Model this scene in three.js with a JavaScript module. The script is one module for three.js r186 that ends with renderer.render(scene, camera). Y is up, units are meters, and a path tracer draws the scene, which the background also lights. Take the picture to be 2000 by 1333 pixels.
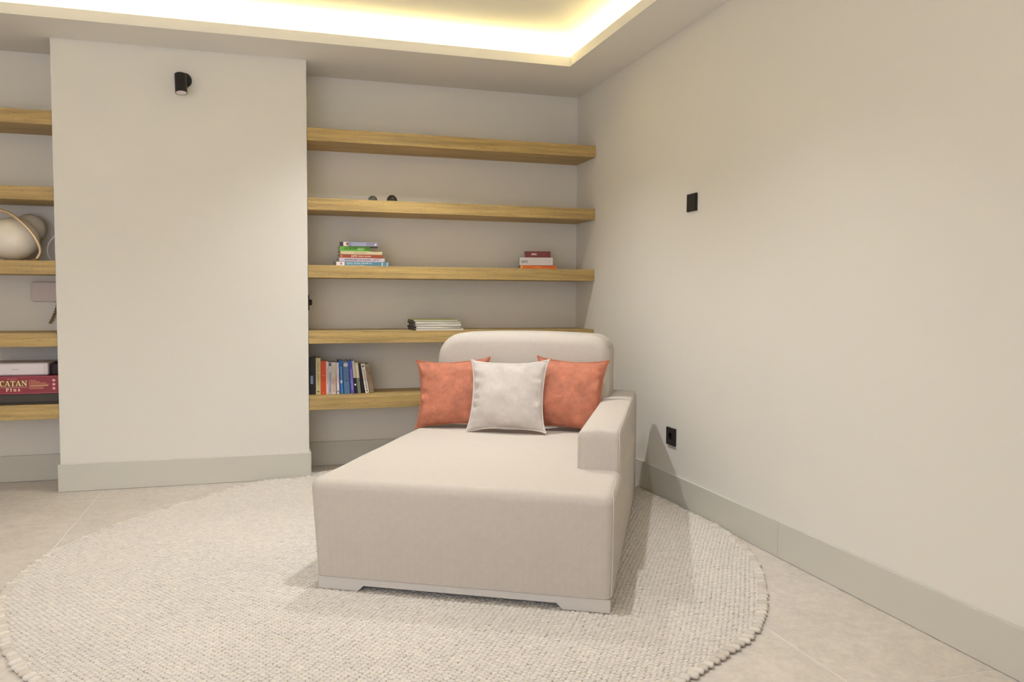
import * as THREE from 'three';
import { mergeGeometries, mergeVertices } from 'three/addons/utils/BufferGeometryUtils.js';
import { RoundedBoxGeometry } from 'three/addons/geometries/RoundedBoxGeometry.js';
import { RectAreaLightUniformsLib } from 'three/addons/lights/RectAreaLightUniformsLib.js';

// ------------------------------------------------------------------ camera, sky, large lights, exposure
const scene = new THREE.Scene();
scene.background = new THREE.Color(0.42, 0.46, 0.56);
const camera = new THREE.PerspectiveCamera(2 * Math.atan(666.5 / 1565.93) * 180 / Math.PI, 2000 / 1333, 0.05, 60);
{
  const yaw = 0.29243, pitch = 0.05409, roll = 0.00561;
  const fwd = new THREE.Vector3(Math.sin(yaw) * Math.cos(pitch), -Math.sin(pitch), -Math.cos(yaw) * Math.cos(pitch));
  const right = new THREE.Vector3(Math.cos(yaw), 0, Math.sin(yaw));
  const up = new THREE.Vector3().crossVectors(right, fwd);
  const r2 = right.clone().multiplyScalar(Math.cos(roll)).addScaledVector(up, Math.sin(roll));
  const u2 = up.clone().multiplyScalar(Math.cos(roll)).addScaledVector(right, -Math.sin(roll));
  const m = new THREE.Matrix4().makeBasis(r2, u2, fwd.clone().negate());
  camera.quaternion.setFromRotationMatrix(m);
  camera.position.set(-2.07258, 1.10207, 5.32219);
  camera.updateMatrixWorld(true);
}
const renderer = new THREE.WebGLRenderer({ antialias: true });
renderer.toneMapping = THREE.LinearToneMapping;
renderer.toneMappingExposure = 0.96;
renderer.shadowMap.enabled = true;
RectAreaLightUniformsLib.init();

const K = {                       // strengths and colours of the room's sources
  led: 64, ledColor: new THREE.Color(1.0, 0.88, 0.44),
  spot: 9.0, spotColor: new THREE.Color(0.96, 0.98, 1.0),
  day: 2.8, dayColor: new THREE.Color(0.885, 0.90, 1.0),
};
// daylight through the window behind the camera (window_1 in the front wall)
const WIN = { x0: -5.2, x1: -1.9, y0: 0.06, y1: 2.36 };
{
  const day = new THREE.RectAreaLight(K.dayColor, K.day, WIN.x1 - WIN.x0 - 0.16, WIN.y1 - WIN.y0 - 0.16);
  day.name = 'daylight';
  day.position.set((WIN.x0 + WIN.x1) / 2, (WIN.y0 + WIN.y1) / 2, 6.06);
  day.lookAt(day.position.x, day.position.y, 0);
  scene.add(day);
}

// ------------------------------------------------------------------ helpers
let seed = 20240611;
function rnd() { seed = (seed + 0x6D2B79F5) | 0; let t = Math.imul(seed ^ (seed >>> 15), 1 | seed); t = (t + Math.imul(t ^ (t >>> 7), 61 | t)) ^ t; return ((t ^ (t >>> 14)) >>> 0) / 4294967296; }
const rr = (a, b) => a + (b - a) * rnd();
const used = {};
function numbered(name) { const n = used[name] || 0; used[name] = n + 1; return n ? name + '_' + String(n).padStart(3, '0') : name; }
function mesh(name, geo, mat, parent) { const o = new THREE.Mesh(geo, mat); o.name = name; o.castShadow = o.receiveShadow = true; (parent || scene).add(o); return o; }
function thing(name, label, category, pos = [0, 0, 0], turn = 0, group) {
  const o = new THREE.Group(); o.name = numbered(name); scene.add(o); o.position.set(...pos); o.rotation.y = turn;
  o.userData = { label, category }; if (group) o.userData.group = group; return o;
}
function single(name, geo, mat, label, category, group) { const o = mesh(numbered(name), geo, mat); o.userData = { label, category }; if (group) o.userData.group = group; return o; }
function struct(name, label, category) { const o = new THREE.Group(); o.name = name; o.userData = { kind: 'structure', label, category }; scene.add(o); return o; }
function structMesh(name, geo, mat, label, category) { const o = mesh(name, geo, mat); o.userData = { kind: 'structure', label, category }; return o; }
function uvWorld(g, s = 1) {           // box-project uv in metres
  if (g.index) g = g.toNonIndexed();
  const p = g.attributes.position, n = g.attributes.normal, uv = new Float32Array(p.count * 2);
  for (let i = 0; i < p.count; i++) {
    const ax = Math.abs(n.getX(i)), ay = Math.abs(n.getY(i)), az = Math.abs(n.getZ(i));
    let u, v;
    if (ay > ax && ay > az) { u = p.getX(i); v = p.getZ(i); } else if (ax > az) { u = p.getZ(i); v = p.getY(i); } else { u = p.getX(i); v = p.getY(i); }
    uv[2 * i] = u * s; uv[2 * i + 1] = v * s;
  }
  g.setAttribute('uv', new THREE.BufferAttribute(uv, 2)); return g;
}
function box(x0, x1, y0, y1, z0, z1) { const g = new THREE.BoxGeometry(x1 - x0, y1 - y0, z1 - z0); g.translate((x0 + x1) / 2, (y0 + y1) / 2, (z0 + z1) / 2); return uvWorld(g); }
function rbox(x0, x1, y0, y1, z0, z1, r = 0.003, s = 2) { const g = new RoundedBoxGeometry(x1 - x0, y1 - y0, z1 - z0, s, r); g.translate((x0 + x1) / 2, (y0 + y1) / 2, (z0 + z1) / 2); return uvWorld(g); }
function merge(list) { return mergeGeometries(list.map(g => { g = g.index ? g.toNonIndexed() : g; for (const k of Object.keys(g.attributes)) if (!['position', 'normal', 'uv'].includes(k)) g.deleteAttribute(k); return g; })); }
// a soft upholstered block: radii for upright edges, top and bottom; bend(v) deforms, uv in metres
function soft(w, h, d, { rv = 0.03, rt = 0.05, rb = 0.01, mid = 10, k = 6, bend = null }) {
  const line = (len, r0, r1) => { const a = []; for (let i = 0; i <= k; i++) a.push(-len / 2 + r0 * i / k); for (let i = 1; i < mid; i++) a.push(-len / 2 + r0 + (len - r0 - r1) * i / mid); for (let i = 0; i <= k; i++) a.push(len / 2 - r1 + r1 * i / k); return a; };
  const X = line(w, rv, rv), Y = line(h, rb, rt), Z = line(d, rv, rv);
  const P = [], U = [], I = [];
  function face(A, B, f, flip) {
    const base = P.length / 3;
    for (let j = 0; j < B.length; j++) for (let i = 0; i < A.length; i++) { const [x, y, z] = f(A[i], B[j]); P.push(x, y, z); U.push(A[i], B[j]); }
    const n = A.length;
    for (let j = 0; j < B.length - 1; j++) for (let i = 0; i < n - 1; i++) { const a = base + j * n + i, b = a + 1, c = a + n, e = c + 1; if (flip) I.push(a, c, b, b, c, e); else I.push(a, b, c, b, e, c); }
  }
  face(X, Y, (a, b) => [a, b, d / 2], false); face(X, Y, (a, b) => [a, b, -d / 2], true);
  face(Z, Y, (a, b) => [w / 2, b, a], true); face(Z, Y, (a, b) => [-w / 2, b, a], false);
  face(X, Z, (a, b) => [a, h / 2, b], true); face(X, Z, (a, b) => [a, -h / 2, b], false);
  for (let i = 0; i < P.length; i += 3) {
    const p = [P[i], P[i + 1], P[i + 2]], ry = p[1] > 0 ? rt : rb;
    const q = [Math.max(-w / 2 + rv, Math.min(w / 2 - rv, p[0])), Math.max(-h / 2 + rb, Math.min(h / 2 - rt, p[1])), Math.max(-d / 2 + rv, Math.min(d / 2 - rv, p[2]))];
    const o = [(p[0] - q[0]) / rv, (p[1] - q[1]) / ry, (p[2] - q[2]) / rv], l = Math.hypot(...o);
    if (l > 1e-6) { P[i] = q[0] + o[0] / l * rv; P[i + 1] = q[1] + o[1] / l * ry; P[i + 2] = q[2] + o[2] / l * rv; }
  }
  if (bend) for (let i = 0; i < P.length; i += 3) { const v = new THREE.Vector3(P[i], P[i + 1], P[i + 2]); bend(v); P[i] = v.x; P[i + 1] = v.y; P[i + 2] = v.z; }
  return smooth(P, U, I);
}
function smooth(P, U, I) {              // normals shared across uv seams
  const g = new THREE.BufferGeometry(); g.setAttribute('position', new THREE.Float32BufferAttribute(P, 3)); g.setIndex(I);
  const key = i => Math.round(P[3 * i] * 2e4) + '_' + Math.round(P[3 * i + 1] * 2e4) + '_' + Math.round(P[3 * i + 2] * 2e4);
  const N = new Map(), n = P.length / 3;
  const a = new THREE.Vector3(), b = new THREE.Vector3(), c = new THREE.Vector3();
  const keys = Array.from({ length: n }, (_, i) => key(i));
  for (let t = 0; t < I.length; t += 3) {
    a.fromArray(P, I[t] * 3); b.fromArray(P, I[t + 1] * 3).sub(a); c.fromArray(P, I[t + 2] * 3).sub(a); b.cross(c);
    for (let j = 0; j < 3; j++) { const kk = keys[I[t + j]]; if (!N.has(kk)) N.set(kk, new THREE.Vector3()); N.get(kk).add(b); }
  }
  const nn = new Float32Array(n * 3);
  for (let i = 0; i < n; i++) { const v = (N.get(keys[i]) || a.set(0, 1, 0)).clone().normalize(); nn[3 * i] = v.x; nn[3 * i + 1] = v.y; nn[3 * i + 2] = v.z; }
  g.setAttribute('normal', new THREE.BufferAttribute(nn, 3)); g.setAttribute('uv', new THREE.Float32BufferAttribute(U, 2));
  return g;
}
// an upright cushion: rounded outline in x-y (radii top left, top right, bottom), soft rims of radius r, uv in metres
function slab(w, h, d, [rl, rrt, rb], r, bend) {
  const n = 14, outline = inset => {
    const a = w / 2 - inset, b = h / 2 - inset, out = [];
    const arc = (cx, cy, R, t0) => { for (let i = 0; i <= n; i++) { const t = t0 + i / n * Math.PI / 2; out.push([cx + R * Math.cos(t), cy + R * Math.sin(t)]); } };
    const side = (p, q) => { for (let i = 1; i < 16; i++) out.push([p[0] + (q[0] - p[0]) * i / 16, p[1] + (q[1] - p[1]) * i / 16]); };
    const R1 = Math.max(0.004, rrt - inset), R2 = Math.max(0.004, rl - inset), R3 = Math.max(0.004, rb - inset);
    side([a, -b + R3], [a, b - R1]); arc(a - R1, b - R1, R1, 0); side([a - R1, b], [-a + R2, b]); arc(-a + R2, b - R2, R2, Math.PI / 2); side([-a, b - R2], [-a, -b + R3]); arc(-a + R3, -b + R3, R3, Math.PI); side([-a + R3, -b], [a - R3, -b]); arc(a - R3, -b + R3, R3, 1.5 * Math.PI);
    return out;
  };
  const rings = [], caps = 12;
  const inner = outline(r);
  for (let i = 0; i < caps; i++) rings.push(inner.map(p => [p[0] * i / caps, p[1] * i / caps, d / 2]));
  for (let i = 0; i <= 8; i++) { const t = i / 8 * Math.PI / 2; rings.push(outline(r * (1 - Math.sin(t))).map(p => [p[0], p[1], d / 2 - r + r * Math.cos(t)])); }
  const back = rings.map(g => g.map(p => [p[0], p[1], -p[2]])).reverse(), all = rings.concat(back);
  const P = [], U = [], I = [], m = inner.length;
  for (const g of all) for (let i = 0; i <= m; i++) { const p = g[i % m], v = new THREE.Vector3(p[0], p[1], p[2]); bend(v); P.push(v.x, v.y, v.z); { const dz = d / 2 - p[2], side = Math.abs(p[0]) > w / 2 - r && p[1] < h / 2 - r; U.push(p[0] + (side ? Math.sign(p[0]) * dz : 0), p[1] + (side ? 0 : Math.sign(p[1]) * dz * (Math.abs(p[1]) > h / 2 - r - 1e-6 ? 1 : 0))); } }
  for (let j = 0; j < all.length - 1; j++) for (let i = 0; i < m; i++) { const a = j * (m + 1) + i, b = a + 1, c = a + m + 1, e = c + 1; I.push(a, c, b, b, c, e); }
  return smooth(P, U, I);
}
const V = (x, y, z) => new THREE.Vector3(x, y, z);
function tube(points, r, n = 40, closed = false, sides = 8) { return new THREE.TubeGeometry(new THREE.CatmullRomCurve3(points.map(p => V(...p)), closed), n, r, sides, closed); }

// ------------------------------------------------------------------ textures
function hash(ix, iy, s) { let h = (ix * 374761393 + iy * 668265263 + s * 1442695041) | 0; h = Math.imul(h ^ (h >>> 13), 1274126177); return ((h ^ (h >>> 16)) >>> 0) / 4294967296; }
function vnoise(x, y, px, py, s) {      // tiling value noise
  const xi = Math.floor(x), yi = Math.floor(y), fx = x - xi, fy = y - yi, u = fx * fx * (3 - 2 * fx), v = fy * fy * (3 - 2 * fy);
  const m = (a, b) => ((a % b) + b) % b, h = (a, b) => hash(m(a, px), m(b, py), s);
  return (h(xi, yi) * (1 - u) + h(xi + 1, yi) * u) * (1 - v) + (h(xi, yi + 1) * (1 - u) + h(xi + 1, yi + 1) * u) * v;
}
function dataTex(n, m, f, srgb, rep) {
  const d = new Uint8Array(n * m * 4);
  for (let y = 0; y < m; y++) for (let x = 0; x < n; x++) { const c = f(x / n, y / m), i = (y * n + x) * 4; for (let k = 0; k < 3; k++) d[i + k] = Math.max(0, Math.min(255, Math.round((Array.isArray(c) ? c[k] : c) * 255))); d[i + 3] = 255; }
  const t = new THREE.DataTexture(d, n, m); t.wrapS = t.wrapT = THREE.RepeatWrapping; t.magFilter = THREE.LinearFilter; t.minFilter = THREE.LinearMipmapLinearFilter; t.generateMipmaps = true;
  if (srgb) t.colorSpace = THREE.SRGBColorSpace; if (rep) t.repeat.set(...rep); t.needsUpdate = true; return t;
}
const sr = (c, k) => c.map(v => v / 255 * k);
const plaster = dataTex(256, 256, (u, v) => 0.5 + 0.35 * (vnoise(u * 64, v * 64, 64, 64, 3) - 0.5) + 0.35 * (vnoise(u * 16, v * 16, 16, 16, 4) - 0.5), false, [1.4, 1.4]);
function wallMat(c, bump = 0.0006) { return new THREE.MeshStandardMaterial({ color: c, roughness: 0.86, bumpMap: plaster, bumpScale: bump }); }
const oakTex = dataTex(1024, 256, (u, v) => {          // 1.6 m along the grain, 0.4 m across
  const w = v + 0.018 * (vnoise(u * 5, v * 3, 5, 3, 11) - 0.5) + 0.006 * Math.sin(6.283 * u * 2);
  const a = vnoise(u * 6, w * 40, 6, 40, 12), b = vnoise(u * 24, w * 128, 24, 128, 13), c = vnoise(u * 4, w * 10, 4, 10, 14), p = vnoise(u * 60, w * 200, 60, 200, 15);
  let k = 0.86 + 0.16 * a + 0.10 * (b - 0.5) + 0.12 * (c - 0.5); if (p > 0.84) k -= 0.10;
  return [0.755 * k, 0.637 * k, 0.40 * k];
}, true, [1 / 1.6, 1 / 0.4]);
const oakBump = dataTex(512, 256, (u, v) => 0.5 + 0.4 * (vnoise(u * 30, v * 128, 30, 128, 21) - 0.5), false, [1 / 1.6, 1 / 0.4]);
const M = {};
M.wall = wallMat(new THREE.Color(0.80, 0.763, 0.695));
M.ceil = wallMat(new THREE.Color(0.87, 0.83, 0.755), 0.0003);
M.base = new THREE.MeshStandardMaterial({ color: new THREE.Color(0.635, 0.61, 0.535), roughness: 0.55 });
M.oak = new THREE.MeshStandardMaterial({ map: oakTex, bumpMap: oakBump, bumpScale: 0.0004, roughness: 0.52 });
M.black = new THREE.MeshStandardMaterial({ color: 0x15110e, roughness: 0.42 });
M.blackGloss = new THREE.MeshStandardMaterial({ color: 0x0b0908, roughness: 0.2 });
M.white = new THREE.MeshStandardMaterial({ color: 0xdcd6d0, roughness: 0.5 });
M.brass = new THREE.MeshStandardMaterial({ color: 0xdcc2a0, metalness: 0.7, roughness: 0.32 });
M.pages = new THREE.MeshStandardMaterial({ roughness: 0.9, map: dataTex(8, 128, (u, v) => { const k = 0.86 + 0.12 * (hash(0, Math.floor(v * 128), 5) - 0.5); return [k, k * 0.965, k * 0.89]; }, true) });
// light stone tiles: a few tones, one map
const stone = dataTex(512, 512, (u, v) => { const k = 0.965 + 0.045 * (vnoise(u * 8, v * 8, 8, 8, 31) - 0.5) + 0.05 * (vnoise(u * 40, v * 40, 40, 40, 32) - 0.5) + 0.05 * (vnoise(u * 128, v * 128, 128, 128, 33) - 0.5); return [0.85 * k, 0.815 * k, 0.775 * k]; }, true, [0.8, 0.8]);
M.tile = new THREE.MeshStandardMaterial({ map: stone, roughness: 0.55, bumpMap: stone, bumpScale: 0.0004 });
M.grout = new THREE.MeshStandardMaterial({ color: 0xf2ece2, roughness: 0.95 });
// herringbone upholstery, tile 0.12 m
const herring = (u, v) => { const cols = 12, c = Math.floor(u * cols), f = u * cols - c, s = (c & 1) ? 1 - f : f; const q = (v * 24 + s * 1.0) % 1; const y = 0.5 + 0.5 * Math.cos(6.283 * q); return y * (0.75 + 0.5 * (hash(Math.floor(u * 256), Math.floor(v * 256), 44) - 0.5)); };
const fabT = dataTex(512, 512, (u, v) => { const k = 0.87 + 0.115 * herring(u, v) + 0.012 * (vnoise(u * 9, v * 9, 9, 9, 46) - 0.5); return [0.86 * k, 0.82 * k, 0.775 * k]; }, true, [1 / 0.15, 1 / 0.15]);
const fabB = dataTex(512, 512, (u, v) => herring(u, v), false, [1 / 0.15, 1 / 0.15]);
M.fabric = new THREE.MeshStandardMaterial({ map: fabT, bumpMap: fabB, bumpScale: 0.0007, roughness: 0.95 });
M.seam = new THREE.MeshStandardMaterial({ color: 0xd3cbbd, roughness: 0.9 });
M.plinth = new THREE.MeshStandardMaterial({ color: 0xcdc8c1, roughness: 0.5 });
M.led = new THREE.MeshStandardMaterial({ color: 0xffffff, emissive: K.ledColor, emissiveIntensity: 12 });

// ------------------------------------------------------------------ the room
const H = 2.5, W = 1.857, W2 = 3.207, DC = 0.345, HB = 0.156, XL = -5.4, ZF = 6.1;
const HC = 2.69;                                     // raised middle of the ceiling
structMesh('wall_back', box(XL - 0.15, 0.15, -0.1, HC + 0.1, -0.15, 0), M.wall, 'beige painted back wall behind the oak shelves', 'wall');
structMesh('wall_right', box(0, 0.15, -0.1, HC + 0.1, 0, ZF + 0.15), M.wall, 'plain beige painted wall right of the sofa', 'wall');
structMesh('wall_left', box(XL - 0.15, XL, -0.1, HC + 0.1, 0, ZF + 0.15), M.wall, 'beige painted wall at the far left of the room', 'wall');
structMesh('wall_front', merge([box(XL, WIN.x0, -0.1, HC + 0.1, ZF, ZF + 0.15), box(WIN.x1, 0, -0.1, HC + 0.1, ZF, ZF + 0.15), box(WIN.x0, WIN.x1, -0.1, WIN.y0, ZF, ZF + 0.15), box(WIN.x0, WIN.x1, WIN.y1, HC + 0.1, ZF, ZF + 0.15)]), M.wall, 'beige painted wall with the window behind the camera', 'wall');
structMesh('wall_column', box(-W2, -W, 0, H, 0, DC), M.wall, 'pale projecting wall column between the two shelf alcoves', 'wall');
{ // window behind the camera
  const w = struct('window_1', 'white framed window behind the camera', 'window');
  const fr = []; const f = 0.07;
  fr.push(box(WIN.x0, WIN.x0 + f, WIN.y0, WIN.y1, ZF + 0.03, ZF + 0.1), box(WIN.x1 - f, WIN.x1, WIN.y0, WIN.y1, ZF + 0.03, ZF + 0.1), box(WIN.x0 + f, WIN.x1 - f, WIN.y0, WIN.y0 + f, ZF + 0.03, ZF + 0.1), box(WIN.x0 + f, WIN.x1 - f, WIN.y1 - f, WIN.y1, ZF + 0.03, ZF + 0.1));
  const xm = (WIN.x0 + WIN.x1) / 2; fr.push(box(xm - 0.04, xm + 0.04, WIN.y0 + f, WIN.y1 - f, ZF + 0.03, ZF + 0.1));
  mesh('window_frame', merge(fr), M.white, w);
  const glass = new THREE.MeshPhysicalMaterial({ color: 0xffffff, transmission: 1, thickness: 0, roughness: 0, ior: 1.5 });
  for (const [a, b] of [[WIN.x0 + f, xm - 0.04], [xm + 0.04, WIN.x1 - f]]) mesh('pane', box(a, b, WIN.y0 + f, WIN.y1 - f, ZF + 0.06, ZF + 0.066), glass, w);
}
// floor: large stone tiles with recessed joints
{
  const fl = struct('floor', 'light beige stone tile floor', 'floor');
  mesh('bedding', box(XL - 0.15, 0.15, -0.12, -0.0014, -0.15, ZF + 0.15), M.grout, fl);
  const T = 1.25, g = 0.0042, xs = [XL], zs = [0];
  for (let x = -2.99 - T * 2; x < 0; x += T) if (x > XL + 0.02) xs.push(x); xs.push(0);
  for (let z = 1.0; z < ZF - 0.02; z += T) zs.push(z); zs.push(ZF);
  for (let i = 0; i < xs.length - 1; i++) for (let j = 0; j < zs.length - 1; j++) {
    const q = rbox(xs[i] + g / 2, xs[i + 1] - g / 2, -0.01, 0, zs[j] + g / 2, zs[j + 1] - g / 2, 0.0006, 1);
    const uv = q.attributes.uv, ox = rnd(), oy = rnd(); for (let k = 0; k < uv.count; k++) uv.setXY(k, uv.getX(k) + ox, uv.getY(k) + oy);
    mesh('tile', q, M.tile, fl);
  }
}
// ceiling: dropped border with a lip, light cove, raised middle
const OX0 = -5.08, OX1 = -0.325, OZ0 = 0.70, OZ1 = 5.42, LIP = 0.056, COVE = 0.12;
{
  const c = struct('ceiling', 'beige ceiling with dropped border and raised middle', 'ceiling');
  const t = 0.016;
  mesh('dropped_border', merge([box(XL, 0, H, H + t, 0, OZ0), box(XL, 0, H, H + t, OZ1, ZF), box(XL, OX0, H, H + t, OZ0, OZ1), box(OX1, 0, H, H + t, OZ0, OZ1)]), M.ceil, c);
  mesh('cove_lip', merge([box(OX0 - t, OX1 + t, H + t, H + LIP, OZ0 - t, OZ0), box(OX0 - t, OX1 + t, H + t, H + LIP, OZ1, OZ1 + t), box(OX0 - t, OX0, H + t, H + LIP, OZ0, OZ1), box(OX1, OX1 + t, H + t, H + LIP, OZ0, OZ1)]), M.ceil, c);
  const a = OX0 - COVE, b = OX1 + COVE, d = OZ0 - COVE, e = OZ1 + COVE;
  mesh('cove_side', merge([box(a - 0.02, b + 0.02, H + t, HC, d - 0.02, d), box(a - 0.02, b + 0.02, H + t, HC, e, e + 0.02), box(a - 0.02, a, H + t, HC, d, e), box(b, b + 0.02, H + t, HC, d, e)]), M.ceil, c);
  mesh('raised_middle', box(XL - 0.15, 0.15, HC, HC + 0.12, -0.15, ZF + 0.15), M.ceil, c);
}
// baseboards: long ceramic pieces, joints 1.24 m apart
function baseboard(name, label, a, b, axis, at, out) {      // runs a..b along axis ('x' or 'z') on the plane `at`, standing out by `out`
  const g = struct(name, label, 'baseboard');
  const cuts = [a]; const first = axis === 'z' ? 1.182 : -2.99; const n0 = Math.ceil((a - first) / 1.241);
  if (axis === 'z') for (let x = first + n0 * 1.241; x < b - 0.05; x += 1.241) if (x > a + 0.05) cuts.push(x); cuts.push(b);
  const lo = Math.min(at, at + out), hi = Math.max(at, at + out);
  for (let i = 0; i < cuts.length - 1; i++) {
    const p = cuts[i] + (i ? 0.0008 : 0), q = cuts[i + 1] - (i < cuts.length - 2 ? 0.0008 : 0);
    mesh('baseboard_piece', axis === 'x' ? rbox(p, q, 0.001, HB, lo, hi, 0.0025, 2) : rbox(lo, hi, 0.001, HB, p, q, 0.0025, 2), M.base, g);
  }
}
const B = 0.012;
baseboard('baseboard_right', 'greige baseboard along the right wall', 0.0, ZF, 'z', 0, -B);
baseboard('baseboard_back', 'baseboard at the back of the alcove behind the sofa', -W + B, -B, 'x', 0, B);
baseboard('baseboard_alcove', 'baseboard at the back of the left shelf alcove', XL, -W2 - B, 'x', 0, B);
baseboard('baseboard_column', 'baseboard across the front of the projecting column', -W2 - B, -W + B, 'x', DC, B);
baseboard('baseboard_column_side', 'short baseboard on the right side of the column', 0.013, DC, 'z', -W, B);
baseboard('baseboard_column_edge', 'short baseboard on the left side of the column', 0.013, DC, 'z', -W2, -B);
baseboard('baseboard_left', 'baseboard along the far left wall', 0.0, ZF, 'z', XL, B);

// ------------------------------------------------------------------ lamps of the room
function ledStrip(label, x0, x1, z0, z1, nx, nz) {      // a strip on the back of the lip, shining at the cove side (nx, nz) and a little up
  const t = single('led_strip', box(x0, x1, H + 0.024, H + 0.040, z0, z1), M.led, label, 'led strip', 'LED strips in the ceiling cove');
  const l = new THREE.RectAreaLight(K.ledColor, K.led, Math.max(x1 - x0, z1 - z0), 0.014);
  l.position.set((x0 + x1) / 2 + nx * 0.006, H + 0.032, (z0 + z1) / 2 + nz * 0.006);
  l.lookAt(l.position.x + nx, l.position.y + 0.12, l.position.z + nz); l.name = 'led_light'; scene.add(l);
  return t;
}
const LT = 0.016;
ledStrip('glowing LED strip in the ceiling cove above the back shelves', OX0 - 0.06, OX1 + 0.06, OZ0 - LT - 0.004, OZ0 - LT, 0, -1);
ledStrip('glowing LED strip in the ceiling cove beside the right wall', OX1 + LT, OX1 + LT + 0.004, OZ0 - 0.06, OZ1 + 0.06, 1, 0);
ledStrip('glowing LED strip in the ceiling cove beside the left wall', OX0 - LT - 0.004, OX0 - LT, OZ0 - 0.06, OZ1 + 0.06, -1, 0);
ledStrip('glowing LED strip in the ceiling cove above the window', OX0 - 0.06, OX1 + 0.06, OZ1 + LT, OZ1 + LT + 0.004, 0, 1);
function downlight(x, z, power, label) {
  const t = thing('recessed_downlight', label, 'ceiling light', [x, HC, z], 0, 'downlights in the raised ceiling');
  const prof = [[0.030, -0.001], [0.030, -0.004], [0.043, -0.006], [0.045, -0.003], [0.045, -0.0005]].map(p => new THREE.Vector2(...p));
  mesh('trim_ring', new THREE.LatheGeometry(prof, 32), M.white, t);
  const lens = new THREE.CylinderGeometry(0.029, 0.029, 0.002, 24); lens.translate(0, -0.002, 0);
  mesh('lamp_lens', lens, new THREE.MeshStandardMaterial({ color: 0xffffff, emissive: K.spotColor, emissiveIntensity: 8 }), t);
  const s = new THREE.SpotLight(K.spotColor, K.spot * power, 0, 1.02, 1.0, 2); s.position.set(x, HC - 0.012, z); s.target.position.set(x, 0, z);
  s.castShadow = true; s.shadow.mapSize.set(2048, 2048); s.shadow.radius = 1.2; s.name = 'downlight_beam'; scene.add(s, s.target);
}
downlight(-1.30, 1.14, 1.1, 'recessed downlight in the raised ceiling above the sofa back');
downlight(-1.30, 2.66, 0.9, 'recessed downlight in the raised ceiling above the sofa foot');
downlight(-3.70, 2.10, 0.6, 'recessed downlight in the raised ceiling left of the rug');
{ // black wall spotlight on the column
  const t = thing('wall_spotlight', 'black cylindrical spotlight mounted high on the wall column', 'wall light', [-2.53, 2.325, DC]);
  const plate = new THREE.CylinderGeometry(0.041, 0.041, 0.014, 40); plate.rotateX(Math.PI / 2); plate.translate(0, 0, 0.007); mesh('mounting_plate', plate, M.black, t);
  mesh('arm', tube([[0, 0, 0.012], [-0.005, 0.002, 0.04], [-0.012, 0.002, 0.068]], 0.008, 16), M.black, t);
  const head = new THREE.Group(); head.name = 'lamp_head'; head.position.set(-0.013, 0, 0.07); head.rotation.set(-0.20, 0, 0.05); t.add(head);
  const pr = [[0.0001, 0.020], [0.024, 0.020], [0.0305, 0.017], [0.0318, 0.012], [0.0318, -0.092], [0.0296, -0.093], [0.0285, -0.088], [0.0001, -0.087]].map(p => new THREE.Vector2(...p)).reverse();
  mesh('lamp_body', new THREE.LatheGeometry(pr, 40), M.black, head);
  const ln = new THREE.CylinderGeometry(0.0283, 0.0283, 0.004, 32); ln.translate(0, -0.0895, 0);
  mesh('lamp_lens', ln, new THREE.MeshStandardMaterial({ color: 0xe9dfda, roughness: 0.35 }), head);
}

// ------------------------------------------------------------------ shelves
const ST = [2.109, 1.694, 1.292, 0.8926, 0.4936], SB = [2.033, 1.622, 1.2165, 0.8165, 0.412];
const nth = ['topmost', 'second from top', 'third from top', 'fourth from top', 'lowest'];
for (let i = 0; i < 5; i++) {
  const a = rbox(-W + 0.002, -0.001, SB[i], ST[i], 0.0, 0.34, 0.0018, 2), b = rbox(XL + 0.002, -W2 - 0.002, SB[i], ST[i], 0.0, 0.34, 0.0018, 2);
  for (const g of [a, b]) { const uv = g.attributes.uv, n = g.attributes.normal, ox = rnd() * 3, oy = rnd() * 3; for (let k = 0; k < uv.count; k++) uv.setXY(k, uv.getX(k) + ox, uv.getY(k) + oy); }
  single('floating_shelf', a, M.oak, `thick oak floating shelf, ${nth[i]} in the alcove behind the sofa`, 'shelf', 'oak shelves behind the sofa');
  single('floating_shelf', b, M.oak, `thick oak floating shelf, ${nth[i]} in the alcove left of the column`, 'shelf', 'oak shelves left of the column');
}
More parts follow.
